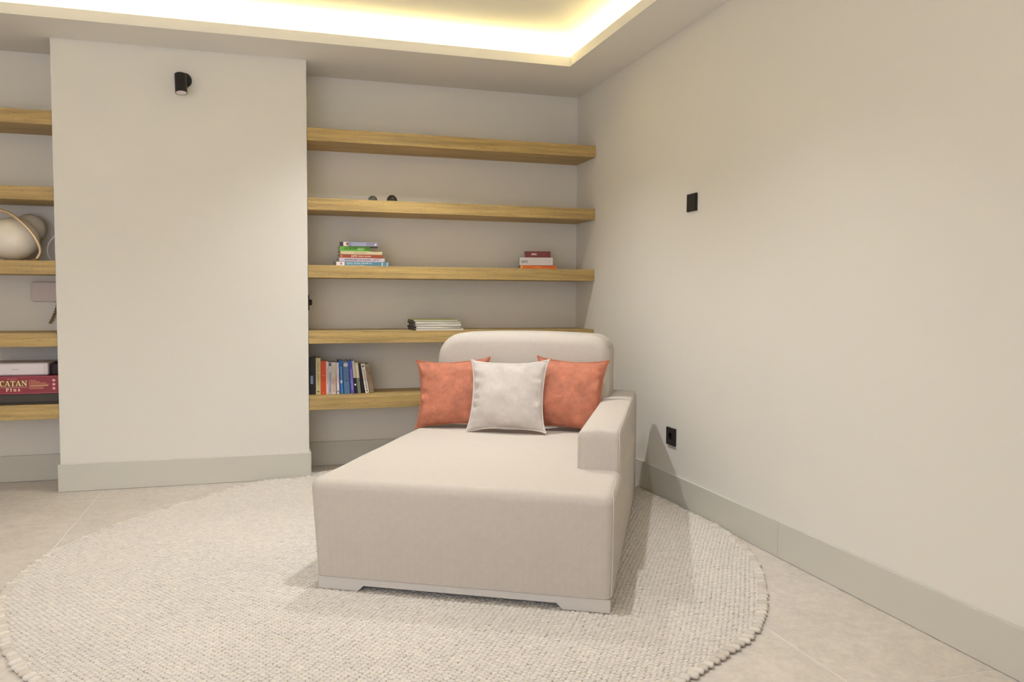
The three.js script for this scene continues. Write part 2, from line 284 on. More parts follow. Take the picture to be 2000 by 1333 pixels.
// ------------------------------------------------------------------ round woven rug
{
  const rug = thing('round_rug', 'large round cream woven wool rug under the sofa', 'rug');
  const pts = [[-3.006, 2.117], [-2.903, 2.441], [-2.814, 2.656], [-2.70, 2.84], [-2.42, 3.14], [-2.0, 3.36], [-1.5, 3.43], [-0.945, 3.31], [-0.841, 3.255], [-0.735, 3.195], [-0.59, 3.10], [-0.487, 3.003], [-0.396, 2.886], [-0.251, 2.655], [-0.137, 2.431], [-0.062, 2.192], [-0.034, 1.925], [-0.046, 1.70], [-0.05, 1.428], [-0.09, 1.15], [-0.28, 0.84], [-0.62, 0.53], [-1.05, 0.32], [-1.45, 0.225], [-1.80, 0.225], [-1.97, 0.40], [-2.12, 0.415], [-2.426, 0.712], [-2.603, 0.945], [-2.725, 1.10], [-2.832, 1.258], [-2.954, 1.508], [-3.005, 1.74], [-3.02, 1.956]];
  pts[24] = [-1.72, 0.235]; pts[25] = [-1.90, 0.385];
  const curve = new THREE.CatmullRomCurve3(pts.map(p => V(p[0], 0, p[1])), true, 'centripetal');
  const N = 300, rim = curve.getSpacedPoints(N).slice(0, N), len = curve.getLength();
  const sh = new THREE.Shape(rim.map(p => new THREE.Vector2(p.x, -p.z)));
  const g = new THREE.ExtrudeGeometry(sh, { depth: 0.008, bevelEnabled: false }); g.rotateX(-Math.PI / 2); g.translate(0, 0.0008, 0);
  const under = new THREE.MeshStandardMaterial({ color: 0x8f8371, roughness: 1 });
  mesh('backing', uvWorld(g), under, rug);
  const poly = rim.map(p => [p.x, p.z]);
  const inside = (x, z) => { let c = false; for (let i = 0, j = poly.length - 1; i < poly.length; j = i++) { const [a, b] = poly[i], [d, e] = poly[j]; if ((b > z) !== (e > z) && x < (d - a) * (z - b) / (e - b) + a) c = !c; } return c; };
  const wool = new THREE.MeshStandardMaterial({ color: 0xffffff, roughness: 1 });
  const cells = [], dx = 0.020, dz = 0.0150;
  for (let j = 0, z = 0.2; z < 3.46; z += dz, j++) {
    const wob = 0.004 * Math.sin(z * 7.1);
    for (let x = -3.05 + (j & 1) * dx / 2; x < 0; x += dx) { const zz = z + 0.006 * Math.sin(x * 4.3 + 1) ; if (inside(x, zz)) cells.push([x + wob, zz, j]); }
  }
  const loop = new THREE.IcosahedronGeometry(1, 2);
  const pile = new THREE.InstancedMesh(loop, wool, cells.length); pile.name = 'woven_loops'; pile.userData = { kind: 'stuff' }; pile.castShadow = pile.receiveShadow = true;
  const m = new THREE.Matrix4(), q = new THREE.Quaternion(), e = new THREE.Euler(), col = new THREE.Color();
  cells.forEach(([x, z, j], i) => {
    e.set(rr(-0.12, 0.12), ((j & 1) ? 0.42 : -0.42) + rr(-0.2, 0.2), rr(-0.12, 0.12)); q.setFromEuler(e);
    m.compose(V(x + rr(-0.0012, 0.0012), 0.0085 + rr(-0.001, 0.001), z + rr(-0.001, 0.001)), q, V(0.0118 * rr(0.9, 1.08), 0.0060 * rr(0.85, 1.12), 0.0086 * rr(0.88, 1.08)));
    pile.setMatrixAt(i, m);
    const patch = vnoise(x * 3 + 20, z * 3, 64, 64, 71), k = rr(0.93, 1.03) * (0.97 + 0.06 * patch);
    col.setRGB(0.68 * k, 0.628 * k, 0.56 * k); pile.setColorAt(i, col);
  });
  rug.add(pile);
  // overcast stitches around the rim
  const st = new THREE.CapsuleGeometry(0.0085, 0.024, 3, 8); st.rotateX(Math.PI / 2);
  const tones = [0xd6cec2, 0xd0c7ba, 0xdbd3c7, 0xcbc1b4].map(c => new THREE.MeshStandardMaterial({ color: c, roughness: 1 }));
  for (let i = 0; i < N; i++) {
    const p = rim[i], t = rim[(i + 1) % N].clone().sub(rim[(i + N - 1) % N]).normalize(), o = mesh('edge_stitch', st, tones[Math.floor(rnd() * 4)], rug);
    const nx = t.z, nz = -t.x; // outward or inward, sign does not matter for a capsule
    o.position.set(p.x + rr(-0.003, 0.003), 0.0092, p.z + rr(-0.003, 0.003));
    o.rotation.set(0, Math.atan2(nx, nz) + 0.45 + rr(-0.15, 0.15), 0); o.scale.set(len / N / 0.0165 * rr(0.85, 1.0), rr(0.9, 1.05), rr(0.8, 1.1));
  }
}

// ------------------------------------------------------------------ chaise sofa
const SOFA = { x: -1.912, y: 0.0142, z: 2.298, turn: -0.50746 };
{
  const s = thing('chaise_sofa', 'cream herringbone chaise sofa with one arm on the rug', 'sofa', [SOFA.x, SOFA.y, SOFA.z], SOFA.turn);
  const taper = v => { if (v.x > 0.45) v.x -= 0.024 * Math.max(0, -v.z) / 1.6 * Math.min(1, (v.x - 0.45) / 0.4); };
  // coordinates below: x = along the front, y = up, z = -(distance behind the front)
  const place = (g, cx, cy, cz) => { g.translate(cx, cy, cz); return g; };
  const W0 = -0.008, W1 = 1.092, h0 = 0.044, h1 = 0.414, L = 1.46;
  const seat = soft(W1 - W0, h1 - h0, L, { rv: 0.034, rt: 0.042, rb: 0.008, mid: 24, k: 6, bend: v => {
    const u = v.x / ((W1 - W0) / 2), w = v.z / (L / 2), y = (v.y + (h1 - h0) / 2) / (h1 - h0);
    if (v.y > 0) v.y += 0.006 * (1 - u * u) * (1 - w * w) + 0.0012 * Math.sin(v.x * 13 + v.z * 5) * Math.sin(v.z * 9);
    if (u < 0) v.x += -0.028 * y * -u; else v.x += 0.006 * y * u;
    if (w > 0) v.z += 0.006 * Math.sin(Math.PI * Math.min(1, Math.max(0, y))) * (1 - u * u) * w;
    v.x += (W0 + W1) / 2; v.z -= L / 2 - 0.006; taper(v);
  } });
  mesh('seat', place(seat, 0, (h0 + h1) / 2, 0), M.fabric, s);
  const ah = 0.566 - 0.05, aw = 0.168, al = 1.36;
  const arm = soft(aw, ah, al, { rv: 0.018, rt: 0.034, rb: 0.008, mid: 16, k: 5, bend: v => {
    const w = v.z / (al / 2), y = v.y / (ah / 2);
    if (v.y > 0) v.y += 0.010 * (1 - Math.pow(v.x / (aw / 2), 2)) + 0.006 * Math.max(0, -w);
    v.x += 1.005; v.z += -0.384 - al / 2; taper(v);
  } });
  mesh('arm', place(arm, 0, 0.05 + ah / 2, 0), M.fabric, s);
  const bw = 0.945, bh = 0.60, bd = 0.33;
  const back = slab(bw, bh, bd, [0.125, 0.095, 0.03], 0.055, v => {
    const u = v.x / (bw / 2), y = v.y / (bh / 2);
    if (v.y > 0) v.y += 0.016 * (1 - u * u) * y;
    if (v.z > 0) v.z += 0.016 * (1 - u * u) * (1 - y * y);
    if (v.x < 0) v.x += 0.012 * (v.y + bh / 2) / bh * -u;
    v.z -= 0.085 * (v.y + bh / 2) / bh;
    v.x += 0.466; v.z += -1.362 - bd / 2;
  });
  mesh('backrest', place(back, 0, 0.286 + bh / 2, 0), M.fabric, s);
  const rear = soft(1.085, 0.50, 0.10, { rv: 0.02, rt: 0.03, rb: 0.008, mid: 6, k: 4, bend: v => { v.x += 0.5425; v.z += -1.70; taper(v); } });
  mesh('back_frame', place(rear, 0, 0.05 + 0.25, 0), M.fabric, s);
  // notched plinth boards
  const board = (len, a, b) => { const q = new THREE.Shape(); q.moveTo(0, 0); q.lineTo(a, 0); q.lineTo(a + 0.022, 0.021); q.lineTo(len - b - 0.022, 0.021); q.lineTo(len - b, 0); q.lineTo(len, 0); q.lineTo(len, 0.045); q.lineTo(0, 0.045); q.closePath(); return new THREE.ExtrudeGeometry(q, { depth: 0.018, bevelEnabled: true, bevelSize: 0.001, bevelThickness: 0.001, bevelSegments: 1 }); };
  const f = board(1.085, 0.155, 0.165); f.translate(0.001, 0.001, -0.02); mesh('plinth_rail', uvWorld(f), M.plinth, s);
  const r2 = board(1.045, 0.155, 0.165); r2.translate(0.001, 0.001, -1.73); mesh('plinth_rail', uvWorld(r2), M.plinth, s);
  for (const x of [0.001, 1.046]) { const p = board(1.67, 0.155, 0.155); p.rotateY(Math.PI / 2); p.translate(x, 0.001, -0.03); mesh('plinth_rail', uvWorld(p), M.plinth, s); }
  // seams
  const sx = z => 1.0865 + 0.0 - 0.024 * (-z) / 1.6;
  const seam = [];
  seam.push(tube([[1.090, 0.06, -0.006], [1.0935, 0.25, -0.005], [1.094, 0.372, -0.006], [1.0915, 0.398, -0.018], [1.086, 0.4035, -0.06], [1.082, 0.404, -0.2], [1.077, 0.404, -0.384]], 0.0014, 40, false, 6));
  seam.push(tube([[1.0825, 0.415, -0.3865], [1.081, 0.53, -0.3865], [1.0785, 0.5555, -0.40], [1.0745, 0.560, -0.5], [1.066, 0.5645, -0.9], [1.056, 0.568, -1.4]], 0.0014, 50, false, 6));
  seam.push(tube([[0.9235, 0.415, -0.3865], [0.9245, 0.53, -0.3865], [0.928, 0.553, -0.40]], 0.0013, 20, false, 6));
  mesh('seam_piping', merge(seam), M.seam, s);
}
const sofaM = new THREE.Matrix4().makeRotationY(SOFA.turn).setPosition(SOFA.x, SOFA.y, SOFA.z);

// ------------------------------------------------------------------ cushions
function suede(c, amp, s) { return dataTex(256, 256, (u, v) => { const k = 1 + amp * (vnoise(u * 7, v * 7, 7, 7, s) - 0.5) + amp * 0.8 * (vnoise(u * 19, v * 19, 19, 19, s + 1) - 0.5) + amp * 0.6 * (vnoise(u * 60, v * 60, 60, 60, s + 2) - 0.5); return sr(c, k); }, true); }
function cushion(label, a, b0, h, tiltBack, roll, yaw, w, hh, T, mat, pipeMat, sd) {
  const p = V(a, h, -b0).applyMatrix4(sofaM);
  const t = thing('throw_cushion', label, 'cushion', [p.x, p.y, p.z], SOFA.turn + yaw); t.rotation.order = 'YXZ'; t.rotation.x = -tiltBack; t.rotation.z = roll;
  const N = 40, P = [], U = [], I = [];
  const edge = (s, q) => { // outline drawn in at mid sides, corners pulled out
    const cx = 1 - 0.14 * Math.pow(Math.max(0, 1 - q * q), 0.7) * Math.pow(Math.abs(s), 2), cy = 1 - 0.13 * Math.pow(Math.max(0, 1 - s * s), 0.7) * Math.pow(Math.abs(q), 2);
    return [s * w / 2 * cx, q * hh / 2 * cy];
  };
  for (const side of [1, -1]) {
    const base = P.length / 3;
    for (let j = 0; j <= N; j++) for (let i = 0; i <= N; i++) {
      const s = Math.sin((i / N - 0.5) * Math.PI), q = Math.sin((j / N - 0.5) * Math.PI), [x, y] = edge(s, q);
      const fs = 1 - s * s, fq = 1 - q * q; let z = T * Math.pow(fs, 0.5) * Math.pow(fq, 0.5) * (0.94 - 0.10 * q);
      const es = Math.exp(-Math.pow((1 - Math.abs(s)) / 0.22, 2)), eq = Math.exp(-Math.pow((1 - Math.abs(q)) / 0.22, 2));
      const wr = es * fq * (vnoise(q * 9 + sd * 3 + 30, s * 1.5 + 9, 64, 64, sd) - 0.5) * 0.048 * Math.min(1, fs * 6) + eq * fs * (vnoise(s * 8 + 30, q * 1.5 + 9, 64, 64, sd + 5) - 0.5) * 0.034 * Math.min(1, fq * 6)
        + 0.010 * (vnoise(s * 3 + 30, q * 3 + 30, 64, 64, sd + 9) - 0.5) * Math.min(1, fs * 3) * Math.min(1, fq * 3);
      z += wr; P.push(x, y + hh / 2, side * Math.max(0, z)); U.push(s * 0.5 + 0.5, q * 0.5 + 0.5);
    }
    for (let j = 0; j < N; j++) for (let i = 0; i < N; i++) { const A = base + j * (N + 1) + i, Bv = A + 1, C = A + N + 1, D = C + 1; if (side > 0) I.push(A, Bv, C, Bv, D, C); else I.push(A, C, Bv, Bv, C, D); }
  }
  mesh('cover', smooth(P, U, I), mat, t);
  const pp = []; const E = 24;
  for (let i = 0; i < E; i++) pp.push([-1 + 2 * i / E, -1]); for (let i = 0; i < E; i++) pp.push([1, -1 + 2 * i / E]); for (let i = 0; i < E; i++) pp.push([1 - 2 * i / E, 1]); for (let i = 0; i < E; i++) pp.push([-1, 1 - 2 * i / E]);
  mesh('piping', tube(pp.map(([s, q]) => { const [x, y] = edge(s, q); return [x * 1.008, (y * 1.008) + hh / 2, 0.003 * Math.sin(s * 5 + q * 3 + sd)]; }), 0.0042, 220, true, 6), pipeMat, t);
}
{
  const tc = [186, 115, 89], gc = [198, 189, 182];
  const terra = new THREE.MeshPhysicalMaterial({ map: suede(tc, 0.13, 51), roughness: 0.8, sheen: 0.35, sheenRoughness: 0.6, sheenColor: new THREE.Color(0.9, 0.55, 0.4) });
  const terraP = new THREE.MeshStandardMaterial({ color: 0xb36a4a, roughness: 0.85 });
  const grey = new THREE.MeshPhysicalMaterial({ map: suede(gc, 0.05, 57), roughness: 0.85, sheen: 0.25, sheenRoughness: 0.6, sheenColor: new THREE.Color(0.8, 0.78, 0.75) });
  const greyP = new THREE.MeshStandardMaterial({ color: 0xd9cfc6, roughness: 0.8 });
  cushion('terracotta suede cushion at the open left end of the sofa', 0.160, 1.215, 0.420, 0.34, 0.06, 0.10, 0.39, 0.365, 0.066, terra, terraP, 3);
  cushion('terracotta suede cushion beside the sofa arm', 0.737, 1.235, 0.424, 0.33, -0.035, -0.08, 0.375, 0.375, 0.066, terra, terraP, 14);
  cushion('light grey suede cushion in front of the two terracotta ones', 0.462, 1.105, 0.424, 0.36, 0.02, 0, 0.405, 0.372, 0.062, grey, greyP, 25);
}

// ------------------------------------------------------------------ books
function spineTex(w, h, draw) { const c = document.createElement('canvas'); c.width = w; c.height = h; const x = c.getContext('2d'); draw(x, w, h); const t = new THREE.CanvasTexture(c); t.colorSpace = THREE.SRGBColorSpace; t.magFilter = THREE.LinearFilter; t.anisotropy = 4; return t; }
function put(x, s, px, py, size, color, font = 'sans-serif', bold = true, maxw) { x.fillStyle = color; x.font = `${bold ? 'bold ' : ''}${size}px ${font}`; x.textBaseline = 'middle'; if (maxw) x.fillText(s, px, py, maxw); else x.fillText(s, px, py); }
function dashes(x, a, b, y, h, color) { x.fillStyle = color; let i = 0; for (let u = a; u < b; i++) { const l = h * (0.5 + 0.35 * ((i * 7) % 3)); x.fillRect(u, y - h / 2, l, h); u += l + h * (i % 5 === 4 ? 0.9 : 0.3); } }   // lettering too small to read
function bookParts(o, L, T, D, cover, draw, off = 0) {     // spine faces +z, length along x (from off-L/2), thickness up
  const cm = new THREE.MeshStandardMaterial({ color: cover, roughness: 0.5 }), x0 = off - L / 2, x1 = off + L / 2, c = Math.min(0.0026, T * 0.12);
  mesh('cover', merge([box(x0, x1, 0, c, -D, -0.003), box(x0, x1, T - c, T, -D, -0.003)]), cm, o);
  mesh('pages', box(x0 + 0.003, x1 - 0.003, c, T - c, -D + 0.004, -0.003), M.pages, o);
  const g = rbox(x0, x1, 0, T, -0.0035, 0, 0.0012, 2), p = g.attributes.position, uv = g.attributes.uv;
  for (let i = 0; i < p.count; i++) uv.setXY(i, (p.getX(i) - x0) / L, p.getY(i) / T);
  const H2 = Math.max(32, Math.min(128, Math.round(768 * T / L)));
  mesh('spine', g, new THREE.MeshStandardMaterial({ map: spineTex(768, H2, (x, w, h) => { x.fillStyle = '#' + new THREE.Color(cover).getHexString(); x.fillRect(0, 0, w, h); draw && draw(x, w, h); }), roughness: 0.45 }), o);
}
function lying(label, x0, x1, y, T, z, turn, D, cover, draw, group) {
  const o = thing('book', label, 'book', [(x0 + x1) / 2, y, z], turn, group); bookParts(o, x1 - x0, T, D, cover, draw); return y + T + 0.0004;
}
{
  const G = 'books stacked flat on the left of the third shelf'; let y = ST[2] + 0.0004; const Z = 0.262;
  y = lying('teal book with a white label, bottom of the left stack', -1.685, -1.357, y, 0.0265, Z, 0.0, 0.235, 0x5c8aa0, (x, w, h) => { x.fillStyle = '#efe4e2'; x.fillRect(6, 4, 118, h - 8); x.fillStyle = '#a8585a'; x.fillRect(64, h * 0.3, 22, h * 0.4); dashes(x, 150, 500, h * 0.34, h * 0.28, '#b9d0dc'); dashes(x, 150, 410, h * 0.74, h * 0.16, '#a9c4d2'); x.fillStyle = '#d9e4d8'; x.fillRect(w - 110, 8, 14, h - 16); x.fillRect(w - 34, 6, 10, h - 12); }, G);
  y = lying('lilac white book with dark capital lettering in the left stack', -1.665, -1.385, y, 0.0235, Z, 0.01, 0.22, 0xcdbfca, (x, w, h) => put(x, 'INTERIORES DE DISEÑO, LOFTS', 90, h / 2, h * 0.62, '#3a2c3c', 'sans-serif', true, w - 170), G);
  y = lying('rust red book with white title in the left stack', -1.661, -1.398, y, 0.0205, Z, -0.01, 0.2, 0xa04a2a, (x, w, h) => { x.fillStyle = '#d08a5a'; x.fillRect(8, h * 0.25, 40, h * 0.5); put(x, 'LOFTS', 200, h / 2, h * 0.7, '#f6e6d6', 'sans-serif', true, 110); dashes(x, 325, 560, h / 2, h * 0.34, '#e2bda2'); }, G);
  y = lying('cream book with a thin title in the left stack', -1.657, -1.400, y, 0.0195, Z, 0.006, 0.2, 0xd3c39d, (x, w, h) => dashes(x, 250, 480, h / 2, h * 0.3, '#a98e68'), G);
  y = lying('bright green book in the left stack', -1.660, -1.474, y, 0.0295, Z, 0.0, 0.18, 0x6dae45, (x, w, h) => { put(x, '3', 40, h / 2, h * 0.6, '#2c5a16', 'sans-serif', true, 40); dashes(x, 100, 410, h / 2, h * 0.5, '#3c7a22'); put(x, 'NEW', 460, h / 2, h * 0.6, '#d4f0a8', 'sans-serif', true, 150); put(x, '4', 690, h / 2, h * 0.5, '#2f6418', 'sans-serif', true, 40); }, G);
  y = lying('photo covered book lying askew on top of the left stack', -1.662, -1.428, y, 0.026, Z + 0.012, -0.10, 0.17, 0x8a8598, (x, w, h) => { x.fillStyle = '#2d2a30'; x.fillRect(0, 0, 70, h); x.fillStyle = '#e6d2c4'; x.fillRect(74, 0, 90, h); x.fillStyle = '#8a5a3a'; x.fillRect(130, h * 0.15, 40, h * 0.6); x.fillStyle = '#9a9ab0'; x.fillRect(230, 0, 300, h); x.fillStyle = '#d8d4d0'; x.fillRect(w - 70, h * 0.35, 36, h * 0.4); }, G);
  const G2 = 'books stacked flat on the right of the third shelf'; y = ST[2] + 0.0004; const Z2 = 0.245;
  y = lying('orange book, bottom of the right stack', -0.482, -0.243, y, 0.0245, Z2, -0.22, 0.2, 0xe06a1c, (x, w, h) => { x.fillStyle = '#f0a050'; x.fillRect(0, 0, 40, h); dashes(x, 300, 470, h / 2, h * 0.36, '#f0904a'); }, G2);
  y = lying('thick white book with a short bold black title in the right stack', -0.490, -0.268, y, 0.052, Z2, -0.27, 0.2, 0xcdc4bf, (x, w, h) => { put(x, 'LOFTS', 34, h * 0.55, h * 0.42, '#1c1a22', 'sans-serif', true, 270); x.fillStyle = '#9a9490'; x.fillRect(w - 90, h * 0.46, 36, 10); for (let i = 0; i < 4; i++) { x.fillStyle = '#bdb3ae'; x.fillRect(300, h * (0.15 + 0.22 * i), 360, 2); } }, G2);
  y = lying('dark red book with a white title on top of the right stack', -0.456, -0.284, y, 0.041, Z2 + 0.002, -0.29, 0.17, 0x6e1d16, (x, w, h) => { put(x, 'BAÑOS', 200, h * 0.5, h * 0.36, '#f4e6de', 'sans-serif', true, 270); x.fillStyle = '#3a0f0c'; x.fillRect(w - 70, 0, 14, h); }, G2);
}
{ // upright books on the lowest shelf
  const G = 'books standing on the lowest shelf'; const lines = (col, rows, a, b) => (x, w, h) => { x.fillStyle = col; let u = a * w; while (u < b * w) { const l = 6 + rnd() * 16; for (let r = 0; r < rows; r++) x.fillRect(u, h * (0.25 + 0.5 * r / rows), l * 0.8, h * 0.5 / rows * 0.7); u += l + 4; } };
  const list = [
    [0.041, 0.235, 0, 0x1a1512, 'thick black book with a blue label, first on the lowest shelf', (x, w, h) => { x.fillStyle = '#5a534e'; x.fillRect(60, h * 0.5, 250, 5); x.fillStyle = '#4d6a9a'; x.fillRect(380, h * 0.3, 170, h * 0.52); dashes(x, 392, 540, h * 0.56, h * 0.24, '#b8c4d8'); }],
    [0.030, 0.228, 0, 0xcdbf8e, 'pale yellow book with a brown title beside the black book', (x, w, h) => { dashes(x, 90, 260, h / 2, h * 0.26, '#a3935c'); dashes(x, 330, 570, h / 2, h * 0.26, '#ad9262'); x.fillStyle = '#6e6436'; x.fillRect(690, h * 0.3, 30, h * 0.4); }],
    [0.031, 0.209, 0, 0xd8480f, 'bright orange book standing near the left end of the lowest shelf', (x, w, h) => { x.fillStyle = '#f08a50'; x.fillRect(330, h * 0.2, 14, h * 0.6); x.fillRect(720, h * 0.35, 20, h * 0.3); }],
    [0.0135, 0.206, 0, 0xe0cfc4, 'thin pinkish white book right of the orange one', (x, w, h) => lines('#c49a8a', 1, 0.2, 0.7)(x, w, h)],
    [0.0195, 0.200, 0, 0xc9c2d0, 'lilac white book with dark blue lettering', (x, w, h) => { x.fillStyle = '#37365a'; x.fillRect(20, h * 0.2, 70, h * 0.6); lines('#3c3f6e', 2, 0.32, 0.95)(x, w, h); }],
    [0.0265, 0.199, 0, 0xded6c8, 'white book with red lettering on its lower spine', (x, w, h) => { lines('#b7aa6a', 2, 0.1, 0.5)(x, w, h); lines('#c4655c', 3, 0.5, 0.95)(x, w, h); }],
    [0.0165, 0.197, 1.2, 0xddd2d6, 'thin white book with a black dot at its foot', (x, w, h) => { lines('#e0a8a8', 1, 0.35, 0.7)(x, w, h); x.fillStyle = '#201c1e'; x.fillRect(690, h * 0.3, 34, h * 0.4); }],
    [0.0215, 0.209, 2.4, 0x1c64b4, 'bright blue book with light blue lettering', (x, w, h) => { lines('#8cc8ec', 1, 0.2, 0.55)(x, w, h); x.fillStyle = '#cfe6f4'; x.fillRect(450, h * 0.2, 80, h * 0.6); lines('#58aee0', 1, 0.72, 0.95)(x, w, h); }],
    [0.036, 0.205, 3.0, 0x5478a2, 'thick steel blue book with a round white badge', (x, w, h) => { x.fillStyle = '#e6dcd0'; x.beginPath(); x.arc(90, h / 2, h * 0.34, 0, 7); x.fill(); x.fillStyle = '#c2765c'; x.fillRect(78, h * 0.42, 24, h * 0.16); x.fillStyle = '#3a2a44'; x.fillRect(450, h * 0.4, 26, h * 0.2); }],
    [0.0205, 0.206, 4.2, 0x5a57b4, 'violet blue book between the steel blue and white books', (x, w, h) => { x.fillStyle = '#3c58c0'; x.fillRect(0, 0, 130, h); lines('#b0a4e4', 1, 0.25, 0.9)(x, w, h); }],
    [0.0165, 0.206, 4.8, 0xcfcac2, 'white book with a black lower spine', (x, w, h) => { x.fillStyle = '#171315'; x.fillRect(400, 0, w - 400, h); x.fillStyle = '#efe9ea'; x.beginPath(); x.arc(560, h / 2, h * 0.36, 0, 7); x.fill(); }],
    [0.020, 0.196, 5.6, 0xd9c79a, 'cream book with a grey lower spine', (x, w, h) => { x.fillStyle = '#7a7c76'; x.fillRect(390, 0, w - 390, h); x.fillStyle = '#e8dcc4'; x.fillRect(60, 0, 320, h * 0.8); }],
    [0.015, 0.186, 7.2, 0x14100f, 'thin black book leaning among the light ones', null],
    [0.0235, 0.186, 9.0, 0xe6dfd6, 'white leaning book with black lettering and dots', (x, w, h) => { x.fillStyle = '#181414'; x.beginPath(); x.arc(60, h / 2, h * 0.26, 0, 7); x.fill(); lines('#a86a60', 2, 0.2, 0.5)(x, w, h); lines('#221c1c', 2, 0.5, 0.85)(x, w, h); x.beginPath(); x.arc(710, h / 2, h * 0.2, 0, 7); x.fill(); }],
    [0.025, 0.184, 10.5, 0xa08a6c, 'tan patterned book leaning at the right end of the row', (x, w, h) => { lines('#5c4a38', 2, 0.1, 0.95)(x, w, h); x.fillStyle = '#6a5640'; x.fillRect(220, h * 0.1, 60, h * 0.3); }],
  ];
  let x = -W + 0.006, prev = null;
  for (const [T, L, lean, col, label, draw] of list) {
    const f = lean * Math.PI / 180;
    if (prev) x = prev.x + prev.T / Math.cos(prev.f) + 0.0006 + L * (Math.sin(f) - Math.sin(prev.f));
    const o = thing('book', label, 'book', [x, ST[4] + 0.0005, 0.232 + (prev ? rr(-0.006, 0.006) : 0)], 0, G);
    o.rotation.z = -Math.PI / 2 + f; bookParts(o, L, T, 0.15 - rr(0, 0.02), col, draw, -L / 2);
    prev = { x, T, f };
  }
}
{ // magazines
  let y = ST[3] + 0.0004; const names = ['white magazine at the bottom of the pile on the fourth shelf', 'magazine second from the bottom of the pile', 'grey covered magazine in the middle of the pile', 'magazine second from the top of the pile', 'green covered magazine on top of the pile'];
  const cols = [0xd8d2c4, 0x6a6470, 0xcfc8ba, 0x8e8a80, 0x93a03a], Ts = [0.011, 0.016, 0.014, 0.015, 0.009];
  for (let i = 0; i < 5; i++) {
    const sx = [0.008, -0.002, 0.004, -0.004, -0.012][i], L = [0.312, 0.295, 0.30, 0.295, 0.285][i], T = Ts[i];
    const o = thing('magazine', names[i], 'magazine', [-1.062 + sx, y, 0.225], rr(-0.03, 0.03), 'magazines piled on the fourth shelf');
    const cm = new THREE.MeshStandardMaterial({ color: cols[i], roughness: 0.4 });
    mesh('pages', box(-L / 2 + 0.006, L / 2, 0.0012, T - 0.0012, -0.11, 0.11), M.pages, o);
    mesh('cover', merge([box(-L / 2, L / 2 + 0.002, 0, 0.0012, -0.112, 0.112), box(-L / 2, L / 2 + 0.002, T - 0.0012, T, -0.112, 0.112)]), cm, o);
    const sp = new THREE.CylinderGeometry(T / 2, T / 2, 0.224, 10); sp.rotateX(Math.PI / 2); sp.translate(-L / 2 + 0.002, T / 2, 0);
    mesh('spine', sp, new THREE.MeshStandardMaterial({ color: [0x4a4440, 0x2c2826, 0x6a625a, 0x37322f, 0x3c3a30][i], roughness: 0.5 }), o);
    y += T + 0.0004;
  }
}
// ------------------------------------------------------------------ small things on and around the shelves
for (const [x, r, hgt, c, label] of [[-1.461, 0.029, 0.033, 0x4c5248, 'small greenish glass dome paperweight on the second shelf'], [-1.343, 0.034, 0.042, 0x17120f, 'larger black glass dome paperweight on the second shelf']]) {
  const t = thing('paperweight', label, 'paperweight', [x, ST[1] + 0.0003, 0.29], 0, 'glass domes on the second shelf');
  const pr = [[0.0001, 0], [r, 0], [r, 0.006]]; for (let i = 1; i <= 14; i++) { const a = i / 14 * Math.PI / 2; pr.push([Math.max(0.0001, r * Math.cos(a) * 0.985), 0.006 + (hgt - 0.006) * Math.sin(a)]); }
  mesh('dome', new THREE.LatheGeometry(pr.map(p => new THREE.Vector2(...p)), 32), new THREE.MeshPhysicalMaterial({ color: c, roughness: 0.08, clearcoat: 1 }), t);
  const ring = new THREE.TorusGeometry(r * 0.985, 0.0022, 8, 40); ring.rotateX(Math.PI / 2); ring.translate(0, 0.004, 0); mesh('base_ring', ring, M.black, t);
}
{ // globe lamp on the third shelf left of the column
  const t = thing('globe_lamp', 'white globe table lamp with a curved brass hoop', 'table lamp', [-3.452, ST[2] + 0.0004, 0.19]);
  const gl = new THREE.SphereGeometry(0.123, 48, 32); gl.scale(1.06, 0.98, 1); gl.translate(0, 0.1206, 0);
  mesh('globe_shade', gl, new THREE.MeshStandardMaterial({ color: 0xf0e8da, roughness: 0.4 }), t);
  const rc = new THREE.SphereGeometry(0.082, 32, 24); rc.scale(1, 1, 0.6); rc.translate(0.068, 0.19, -0.075);
  mesh('rear_cap', rc, new THREE.MeshStandardMaterial({ color: 0xcabfae, roughness: 0.6 }), t);
  mesh('brass_hoop', tube([[0.140, 0.0095, 0.095], [0.158, 0.045, 0.10], [0.153, 0.09, 0.108], [0.120, 0.155, 0.118], [0.068, 0.215, 0.118], [0.010, 0.258, 0.106], [-0.055, 0.276, 0.09], [-0.13, 0.268, 0.06], [-0.19, 0.21, 0.04], [-0.225, 0.12, 0.03], [-0.23, 0.012, 0.03]], 0.0085, 90, false, 12), M.brass, t);
  mesh('hoop_foot', tube([[0.140, 0.0095, 0.095], [0.10, 0.008, 0.02], [0.05, 0.008, -0.09]], 0.007, 24), M.brass, t);
  mesh('shade_slot', rbox(-0.075, -0.035, 0.105, 0.109, 0.114, 0.1205, 0.001, 1), M.black, t);
}
single('power_cord', tube([[-3.2105, ST[2] + 0.150, 0.21], [-3.228, ST[2] + 0.146, 0.215], [-3.250, ST[2] + 0.126, 0.22], [-3.270, ST[2] + 0.088, 0.22], [-3.274, ST[2] + 0.048, 0.215], [-3.264, ST[2] + 0.016, 0.21], [-3.25, ST[2] + 0.0042, 0.205], [-3.23, ST[2] + 0.0042, 0.23], [-3.2115, ST[2] + 0.0042, 0.24]], 0.0035, 90, false, 8), M.white, 'thin white power cord looping behind the globe lamp', 'cord');
